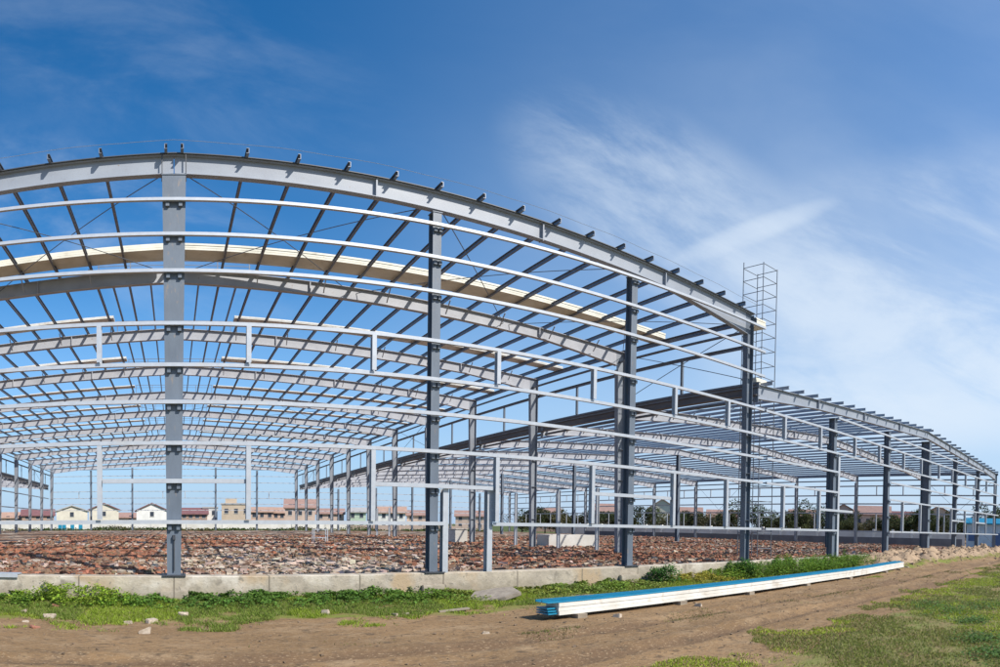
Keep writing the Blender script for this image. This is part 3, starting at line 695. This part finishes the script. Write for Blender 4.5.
# ------------------------------------------------------------------ background
def house(px, dist, w, dpt, h, rise, wall, roof, label, gable=True, nw=2, floors=2, rot=0, group='houses behind the site'):
    x, y, r = place(px, dist); e = empty('house', (x,y,0), r+rot); tag(e, label, 'house', group)
    def lb(mb, n, m): o = mb.build(n, m); o.parent = e; return o
    mb = MB()
    if gable == 'flat':
        mb.box(-w/2,w/2,0,dpt,0,h)
    elif gable:   # gable end to the camera
        mb.prism([(-w/2,dpt/2,0),(w/2,dpt/2,0),(w/2,dpt/2,h),(0,dpt/2,h+rise),(-w/2,dpt/2,h)], (0,dpt,0))
    else:
        mb.prism([(0,0,0),(0,dpt,0),(0,dpt,h),(0,dpt/2,h+rise),(0,0,h)], (w,0,0))
    wl = lb(mb, 'wall', wall)
    mb = MB()
    if gable == 'flat':
        mb.box(-w/2-.2,w/2+.2,-.2,dpt+.2,h+.003,h+.35)
    elif gable:
        for s in (-1,1):
            k = rise/(w/2); mb.prism([(0,dpt/2,h+rise+.01),(s*(w/2+.5),dpt/2,h-.5*k+.01),(s*(w/2+.5),dpt/2,h-.5*k+.26),(0,dpt/2,h+rise+.26)], (0,dpt+.8,0))
    else:
        k = rise/(dpt/2)
        for s in (-1,1):
            mb.prism([(0,dpt/2,h+rise+.01),(0,dpt/2+s*(dpt/2+.5),h-.5*k+.01),(0,dpt/2+s*(dpt/2+.5),h-.5*k+.26),(0,dpt/2,h+rise+.26)], (w+.9,0,0))
    lb(mb, 'roof', roof)
    for fl in range(floors):
        for i in range(nw):
            xx = -w/2+w*(i+.5)/nw; zz = 1.0+fl*(h/floors)
            mb = MB(); mb.box(xx-.5,xx+.5,-.03,.05,zz,zz+1.2); lb(mb, 'window', M['glass'])
            mb = MB(); mb.box(xx-.6,xx+.6,-.1,-.001,zz-.1,zz-.005); lb(mb, 'sill', M['fencewhite'])
    return e
cr = house_mat('cream_render', (0.62,0.57,0.47)); tn = house_mat('tan_render', (0.5,0.4,0.3)); wh = house_mat('white_wall', (0.72,0.7,0.66)); bk = house_mat('brick_wall', (0.36,0.24,0.18)); orr = house_mat('orange_wall', (0.52,0.37,0.29)); gr_ = house_mat('green_wall', (0.45,0.55,0.42)); pk_ = house_mat('pinkish_wall', (0.56,0.42,0.34))
H = [(72,160,8,9,4.9,1.3,cr,'grey','cream gable house seen left of the rear corner post',True,1),
 (104,160,7.6,9,5.2,1.6,cr,'dark','cream gable house under a dark red roof, second gable from the left',True,1),
 (152,160,8,9,5.0,1.8,wh,'dark','white gable house just left of the ridge column',True,1),
 (38,175,9,8,4,1.6,bk,'dark','small brown house with dark roof behind the left eave columns',False,3),
 (8,180,9,8,3.4,1.5,pk_,'orange','pinkish low house at the left edge of the view',False,3),
 (124,185,8,7,3.4,1.3,pk_,'red','low pink walled house glimpsed between two gable houses',False,2),
 (194,165,7,8,4.2,1.5,bk,'dark','brick house with sloped red roof right of the ridge column',False,4),
 (210,168,4,8,5.8,0,wh,'grey','narrow white flat house behind the brick one','flat',2),
 (236,160,7.5,8,6.6,0,tn,'grey','tan flat roofed house with a raised roof block','flat',3),
 (258,180,9,8,5.0,1.3,orr,'orange','orange walled house with orange roof right of the tan one',False,4),
 (282,182,9,8,4.8,1.5,orr,'orange','long orange terrace house behind the low girt',False,5),
 (300,165,8,8,6.0,2.2,pk_,'red','pinkish house with the tallest red roof behind the right eave columns',False,3),
 (330,180,8,8,4.6,1.4,pk_,'red','pink house with a red roof seen between two rear eave columns',False,3),
 (357,175,5,8,5.0,1.2,gr_,'grey','pale green house left of the double post',False,2),
 (388,178,10,8,5.0,1.6,wh,'orange','white house under an orange roof left of the second gable column',False,4),
 (420,185,8,8,4.4,1.4,pk_,'red','pinkish house right behind the second gable column',False,3),
 (470,190,9,8,4.4,1.6,pk_,'red','reddish house left of the right eave column row',False,3),
 (545,185,9,8,5.2,1.8,bk,'red','brick house left of the concrete tank',False,3),
 (608,180,10,8,6.2,2.2,pk_,'red','pinkish house with broad red roof left of the third gable column',False,4),
 (662,180,8,8,7.4,2.6,cr,'red','tall cream house with steep red roof right of the third gable column',True,2),
 (686,180,9,8,5.6,2.2,bk,'red','brick house with red roof beside the tall cream one',False,3),
 (722,185,9,8,5.4,2.0,pk_,'red','red roofed house left of the corner column',False,3),
 (804,185,9,8,6.0,2.0,pk_,'red','red roofed house right of the corner columns among trees',False,3),
 (843,180,8,9,7.4,2.2,pk_,'red','gabled pinkish house left of the large red roof on the right',True,2),
 (872,175,10,9,6.8,2.4,pk_,'red','widest red roofed house behind the white fence',False,4),
 (908,180,11,9,6.0,2.0,bk,'dark','dark roofed brick house left of the wide ridge column of the low hall',False,4),
 (938,185,9,8,7.6,2.4,tn,'red','tan house with red roof glimpsed behind the last low hall columns',True,2)]
for (px,dist,w,dp,h,ri,wl,rf,lb,g,nw) in H:
    e = house(px,dist,w,dp,h,ri,wl,ROOF[rf],lb,g,nw)
    if 'raised roof block' in lb:
        mb = MB(); mb.box(-2.8,.2,1,5,h+.352,h+1.5); o = mb.build('roof_block', tn); o.parent = e
# boundary walls
def strip_wall(name, pts, h, t, m, label, cat, posts=0, mpost=None, gap=False):
    e = empty(name, (pts[0][0],pts[0][1],0)); tag(e, label, cat)
    a, b = V((*pts[0],0)), V((*pts[1],0)); Lw = (b-a).length; d = (b-a).normalized()
    mb = MB(); mb.bar(a+V((0,0,h/2)), b+V((0,0,h/2)), t, h); o = mb.build('wall_panel', m, e)
    if posts:
        n = int(Lw/posts)
        for i in range(n+1):
            p = a+d*(i*posts); mb = MB(); mb.bar(p+V((0,0,0)), p+V((0,0,h+.35)), t+.25, .4, d); mb.build('pillar', mpost or m, e)
    return e
strip_wall('boundary_wall', ((-45,138),(40,140)), 1.7, .3, M['fencewhite'], 'low whitish boundary wall in front of the houses on the left', 'wall', 8)
strip_wall('boundary_wall', ((40.5,140),(64,128)), 1.5, .3, pk_, 'low pinkish boundary wall in the middle distance', 'wall', 6)
ra, rb = place(560,125), place(965,104)
strip_wall('boundary_wall', ((ra[0],ra[1]),(rb[0],rb[1])), 2.1, .3, M['fencewhite'], 'long pale pillared wall before the trees on the right', 'wall', 3.2, M['white'])
ra, rb = place(585,95), place(962,88)
strip_wall('block_wall', ((ra[0],ra[1]),(rb[0],rb[1])), 1.25, .3, M['fencedark'], 'long dark grey low wall in front of the pale pillared one', 'wall')
# blue site hoarding on the left
x, y, r = place(70,136); e = empty('blue_hoarding', (x,y,0), r); tag(e, 'short blue hoarding with white panels before the leftmost gable house', 'hoarding')
for i in range(6):
    mb = MB(); mb.box(-2.6+i*.9,-1.75+i*.9,0,.06,0,1.5); o = mb.build('panel', M['blue'] if i in (0,1,3,5) else M['white']); o.parent = e
# rear green verge
n = 26000; X = rng.uniform(-40,62,n); Yv = rng.uniform(107,116,n); hh = np.clip(.75+.9*nz2(X,Yv,.13,3)+.4*nz2(X,Yv,.6,8),.15,1.7)
v, f, c = leaves(X, Yv, rng.uniform(0,1,n)**.6*hh, rng.uniform(.2,.5,n), vary((.11,.15,.035),n))
brn = nz2(X,Yv,.12,77) > .12; cc = c.reshape(n,4,3); cc[brn] *= np.array([1.5,.95,1.2])
o = poly('verge_scrub', v, f, cc.reshape(-1,3), M['leaf']); tag(o, None, None, kind='stuff'); o['label'] = 'rough green and brown scrub behind the rear end of the halls'
# blue roofed cabin
x, y, r = place(988, 74); e = empty('site_cabin', (x,y,0), r); tag(e, 'pale blue site cabin with a bright blue roof at the right edge', 'cabin')
cbm = mat('cabin_blue', (0.42,0.55,0.66), None, .6, 0, 1); cbd = mat('cabin_door_blue', (0.05,0.12,0.28), None, .5)
mb = MB(); mb.box(-2.6,3.4,0,3,0,3.2); o = mb.build('wall', cbm); o.parent = e
mb = MB(); mb.prism([(0,-.3,3.2),(0,3.3,3.2),(0,3.3,3.35),(0,1.5,4.0),(0,-.3,3.35)], (6.6,0,0)); mb.v = [(a+.4,b,c) for a,b,c in mb.v]; o = mb.build('roof', M['blue']); o.parent = e
mb = MB(); mb.box(.5,1.5,-.04,.0,.1,2.2); o = mb.build('door', cbd); o.parent = e
for a in (-1.9,2.2): mb = MB(); mb.box(a-.45,a+.45,-.04,0,1.2,2.2); o = mb.build('window', cbd); o.parent = e
# trees
def tree_mesh(seed, h, w, n=420, c=(.055,.065,.025)):
    r2 = np.random.default_rng(seed); k = r2.integers(9,13); cx = r2.normal(0,w*.26,k); cy = r2.normal(0,w*.26,k); cz = h*r2.uniform(.35,.88,k); rr = w*r2.uniform(.17,.30,k)
    idx = r2.integers(0,k,n); u = r2.normal(0,1,(n,3)); u /= np.linalg.norm(u,axis=1)[:,None]; rad = rr[idx]*r2.uniform(.55,1.1,n)
    P = np.stack([cx[idx],cy[idx],cz[idx]],1)+u*rad[:,None]*np.array([1,1,.85])
    a = r2.uniform(0,2*np.pi,n); S = r2.uniform(.2,.45,n)*w/6
    d = r2.normal(0,1,(n,3)); d /= np.linalg.norm(d,axis=1)[:,None]; s = np.cross(d, r2.normal(0,1,(n,3))); s /= np.linalg.norm(s,axis=1)[:,None]
    v = np.stack([P-d*S[:,None]*.5, P+s*S[:,None]*.35, P+d*S[:,None]*.5, P-s*S[:,None]*.35],1).reshape(-1,3)
    C = np.array(c)*r2.uniform(.55,1.5,(k,1))[idx]*r2.uniform(.7,1.3,(n,1))
    br = list(zip(cx,cy,cz)); return v, np.arange(4*n).reshape(-1,4), np.repeat(C,4,axis=0), br
protos = []
def make_tree(seed, h, w, c):
    e = empty('tree', (0,0,0)); v, f, cc, br = tree_mesh(seed,h,w,2600,c)
    o = poly('crown', v, f, cc, M['leaf']); o.parent = e
    mb = MB(); mb.tube((0,0,-.1),(0,0,h*.4), .16, 7, .1)
    for b in br[:7]: mb.tube((0,0,h*.3), b, .07, 5, .02)
    o = mb.build('trunk', M['bark']); o.parent = e; return e
protos = [make_tree(11,5.2,5.2,(.06,.07,.026)), make_tree(12,6.4,5.6,(.045,.06,.022)), make_tree(13,4.4,5.0,(.085,.08,.035)), make_tree(14,7.6,6.0,(.04,.055,.022))]
used = set()
tp = [(522,2),(545,0),(566,2),(600,1),(618,0),(660,2),(690,1),(722,0),(768,2),(798,0),(843,1),(868,2),(902,0),(912,1)] + [(535,1),(556,2),(572,0),(588,2),(632,0),(646,1),(700,0),(712,2),(735,1),(758,3),(776,2),(790,1),(806,0),(818,3),(832,2),(850,0),(858,2),(884,0),(894,2),(922,1),(930,3),(938,0),(947,3),(956,1),(964,2),(976,3),(990,1),(998,3)]
ones = 'first second third fourth fifth sixth seventh eighth ninth'.split()
words = ones + 'tenth eleventh twelfth thirteenth fourteenth fifteenth sixteenth seventeenth eighteenth nineteenth twentieth'.split() + ['twenty-'+a for a in ones] + ['thirtieth'] + ['thirty-'+a for a in ones] + ['fortieth','forty-first','forty-second']
tp.sort()
desc = ['round olive tree','tall dark green tree','low brownish loose tree','tallest dark bushy tree']
for i, (px, t) in enumerate(tp):
    dist = 132+random.uniform(-8,10); x, y, r = place(px, dist)
    p = protos[t]
    if t in used:
        q = p.copy(); col.objects.link(q)
        for ch in list(p.children):
            c2 = ch.copy(); col.objects.link(c2); c2.parent = q
        p = q
    used.add(t); p.location = (x,y,0); p.rotation_euler = (0,0,random.uniform(0,6.28)); s = random.uniform(.85,1.15); p.scale = (s,s,s)
    tag(p, '%s beyond the boundary walls, %s from the left in the tree row' % (desc[t], words[i]) if i < len(tp)-1 else 'tallest dark bushy tree at the right edge behind the cabin', 'tree', 'trees beyond the boundary walls')

# ------------------------------------------------------------------ re-seat parts: geometry is in world space, parents carry an offset
bpy.context.view_layer.update()
for o in col.objects:
    if o.type == 'MESH' and o.parent and o.parent.type == 'MESH' and o.parent.parent in (tall, low, lowL):
        # parent mesh already resolves to identity in world space
        o.matrix_parent_inverse = o.parent.matrix_world.inverted()

# ------------------------------------------------------------------ light
EL, AZ = R(44), R(148)        # azimuth of the sun measured clockwise from +Y
sd = V((math.sin(AZ)*math.cos(EL), math.cos(AZ)*math.cos(EL), math.sin(EL)))
sun = bpy.data.lights.new('sun', 'SUN'); sun.energy = 5.0; sun.angle = R(.53); sun.color = (1,.95,.87)
so = bpy.data.objects.new('sun', sun); col.objects.link(so); so.rotation_euler = sd.to_track_quat('Z','Y').to_euler()
w = bpy.data.worlds.new('World'); scene.world = w; w.use_nodes = True
N = w.node_tree.nodes; L = w.node_tree.links; bg = N['Background']
sky = N.new('ShaderNodeTexSky'); sky.sky_type = 'NISHITA'; sky.sun_disc = False; sky.sun_elevation = EL; sky.sun_rotation = AZ
sky.air_density = 1.0; sky.dust_density = .6; sky.ozone_density = 1.3; sky.altitude = 0
tc = N.new('ShaderNodeTexCoord'); sp = N.new('ShaderNodeSeparateXYZ'); L.new(tc.outputs['Generated'], sp.inputs[0])
def mth(op, a, b=None, c=None):
    n = N.new('ShaderNodeMath'); n.operation = op
    for i, x in enumerate((a,b,c)):
        if x is None: continue
        if isinstance(x,(int,float)): n.inputs[i].default_value = x
        else: L.new(x, n.inputs[i])
    return n.outputs[0]
def mr(x, a, b, c=0, d=1, smooth=True):
    n = N.new('ShaderNodeMapRange'); n.inputs['From Min'].default_value = a; n.inputs['From Max'].default_value = b; n.inputs['To Min'].default_value = c; n.inputs['To Max'].default_value = d
    if smooth: n.interpolation_type = 'SMOOTHSTEP'
    L.new(x, n.inputs['Value']); return n.outputs[0]
az = mth('ARCTAN2', sp.outputs['X'], sp.outputs['Y'])     # 0 straight at the halls, positive to the right
el = mth('ARCSINE', sp.outputs['Z'])
cv = N.new('ShaderNodeCombineXYZ'); L.new(az, cv.inputs[0]); L.new(el, cv.inputs[1])
def cn(scale, stretch, rot=0, det=8, ro=.6, dist=.5, loc=(0,0,0)):
    mp = N.new('ShaderNodeMapping'); mp.vector_type = 'TEXTURE'; mp.inputs['Scale'].default_value = stretch; mp.inputs['Rotation'].default_value = (0,0,rot); mp.inputs['Location'].default_value = loc
    L.new(cv.outputs[0], mp.inputs[0]); n = N.new('ShaderNodeTexNoise'); n.inputs['Scale'].default_value = scale; n.inputs['Detail'].default_value = det; n.inputs['Roughness'].default_value = ro; n.inputs['Distortion'].default_value = dist
    L.new(mp.outputs[0], n.inputs['Vector']); return n.outputs['Fac']
def blob(a0, e0, ra, re, rot=0):
    da = mth('SUBTRACT', az, a0); de = mth('SUBTRACT', el, e0); c, s = math.cos(rot), math.sin(rot)
    u = mth('DIVIDE', mth('ADD', mth('MULTIPLY', da, c), mth('MULTIPLY', de, s)), ra)
    v_ = mth('DIVIDE', mth('SUBTRACT', mth('MULTIPLY', de, c), mth('MULTIPLY', da, s)), re)
    return mr(mth('ADD', mth('MULTIPLY', u, u), mth('MULTIPLY', v_, v_)), 0, 1, 1, 0)
n1 = cn(5.0, (2.4,1,1), R(-12), 12, .62, .35); n2 = cn(9, (3.2,1,1), R(-30), 12, .66, .5, (3,1,0)); n4 = cn(12, (5,1,1), R(20), 10, .6, .3, (1,4,0)); n3 = cn(2.6, (2.2,1,1), R(-10), 7, .55, .3, (7,2,0))
veil = mth('MULTIPLY', mr(az, .1, 1.15), mr(n3, .30, .70, .5, 1))
veil = mth('MULTIPLY', veil, mr(el, .85, .22, .34, 1))
wisp = mth('MULTIPLY', blob(.80, .50, .36, .16, R(-32)), mr(mth('ADD', mth('MULTIPLY', n2, .6), mth('MULTIPLY', n1, .4)), .40, .62))
tail = mth('MULTIPLY', mth('MULTIPLY', blob(.92, .478, .17, .024, R(22)), mr(n4, .3, .55, .35, 1)), .7)
low1 = mth('MULTIPLY', blob(1.25, .38, .50, .27, R(6)), mr(n1, .34, .60))
low2 = mth('MULTIPLY', blob(1.22, .22, .40, .12, R(5)), mr(n2, .28, .56))
left = mth('MULTIPLY', mth('MULTIPLY', blob(-.10, .78, .60, .20, R(-20)), mr(n1, .40, .75)), .15)
lleft = mth('MULTIPLY', mth('MULTIPLY', blob(-.12, .48, .5, .15, R(-20)), mr(n1, .42, .7)), .30)
tot = mth('MULTIPLY', veil, .62)
for x in (mth('MULTIPLY', wisp, .46), mth('MULTIPLY', tail, .6), mth('MULTIPLY', low1, .7), mth('MULTIPLY', low2, .6), left, lleft):
    tot = mth('SUBTRACT', mth('ADD', tot, x), mth('MULTIPLY', tot, x))
hz = mr(el, .42, -.02, 0, .85)
hs = N.new('ShaderNodeHueSaturation'); hs.inputs['Saturation'].default_value = 1.42; hs.inputs['Value'].default_value = 1.0; L.new(sky.outputs[0], hs.inputs['Color'])
mx = N.new('ShaderNodeMix'); mx.data_type = 'RGBA'; L.new(tot, mx.inputs['Factor']); mh = N.new('ShaderNodeMix'); mh.data_type = 'RGBA'; L.new(hz, mh.inputs['Factor']); L.new(hs.outputs[0], mh.inputs[6]); mh.inputs[7].default_value = (1.9,3.1,4.9,1); L.new(mh.outputs[2], mx.inputs[6]); mx.inputs[7].default_value = (4.4,5.0,5.7,1)
L.new(mx.outputs[2], bg.inputs['Color']); bg.inputs['Strength'].default_value = .15

# ------------------------------------------------------------------ camera: a stitched sweep of about 92 degrees
cam = bpy.data.cameras.new('camera'); co = bpy.data.objects.new('camera', cam); col.objects.link(co); scene.camera = co
cam.type = 'PANO'; cam.panorama_type = 'EQUIRECTANGULAR'
hh = 500/F; cam.longitude_min = -hh; cam.longitude_max = hh
cam.latitude_min = -(667-538.5)/F; cam.latitude_max = 538.5/F
cam.clip_start = .05; cam.clip_end = 6000
yaw = (500-X0)/F
co.matrix_world = Matrix.Translation((0,0,CAMZ)) @ Matrix.Rotation(-TILT,4,'X') @ Matrix.Rotation(-yaw,4,'Z') @ Matrix.Rotation(math.pi/2,4,'X')
scene.render.resolution_x = 1024; scene.render.resolution_y = 683
scene.view_settings.view_transform = 'Standard'; scene.view_settings.look = 'None'; scene.view_settings.exposure = 0.22; scene.view_settings.gamma = 1
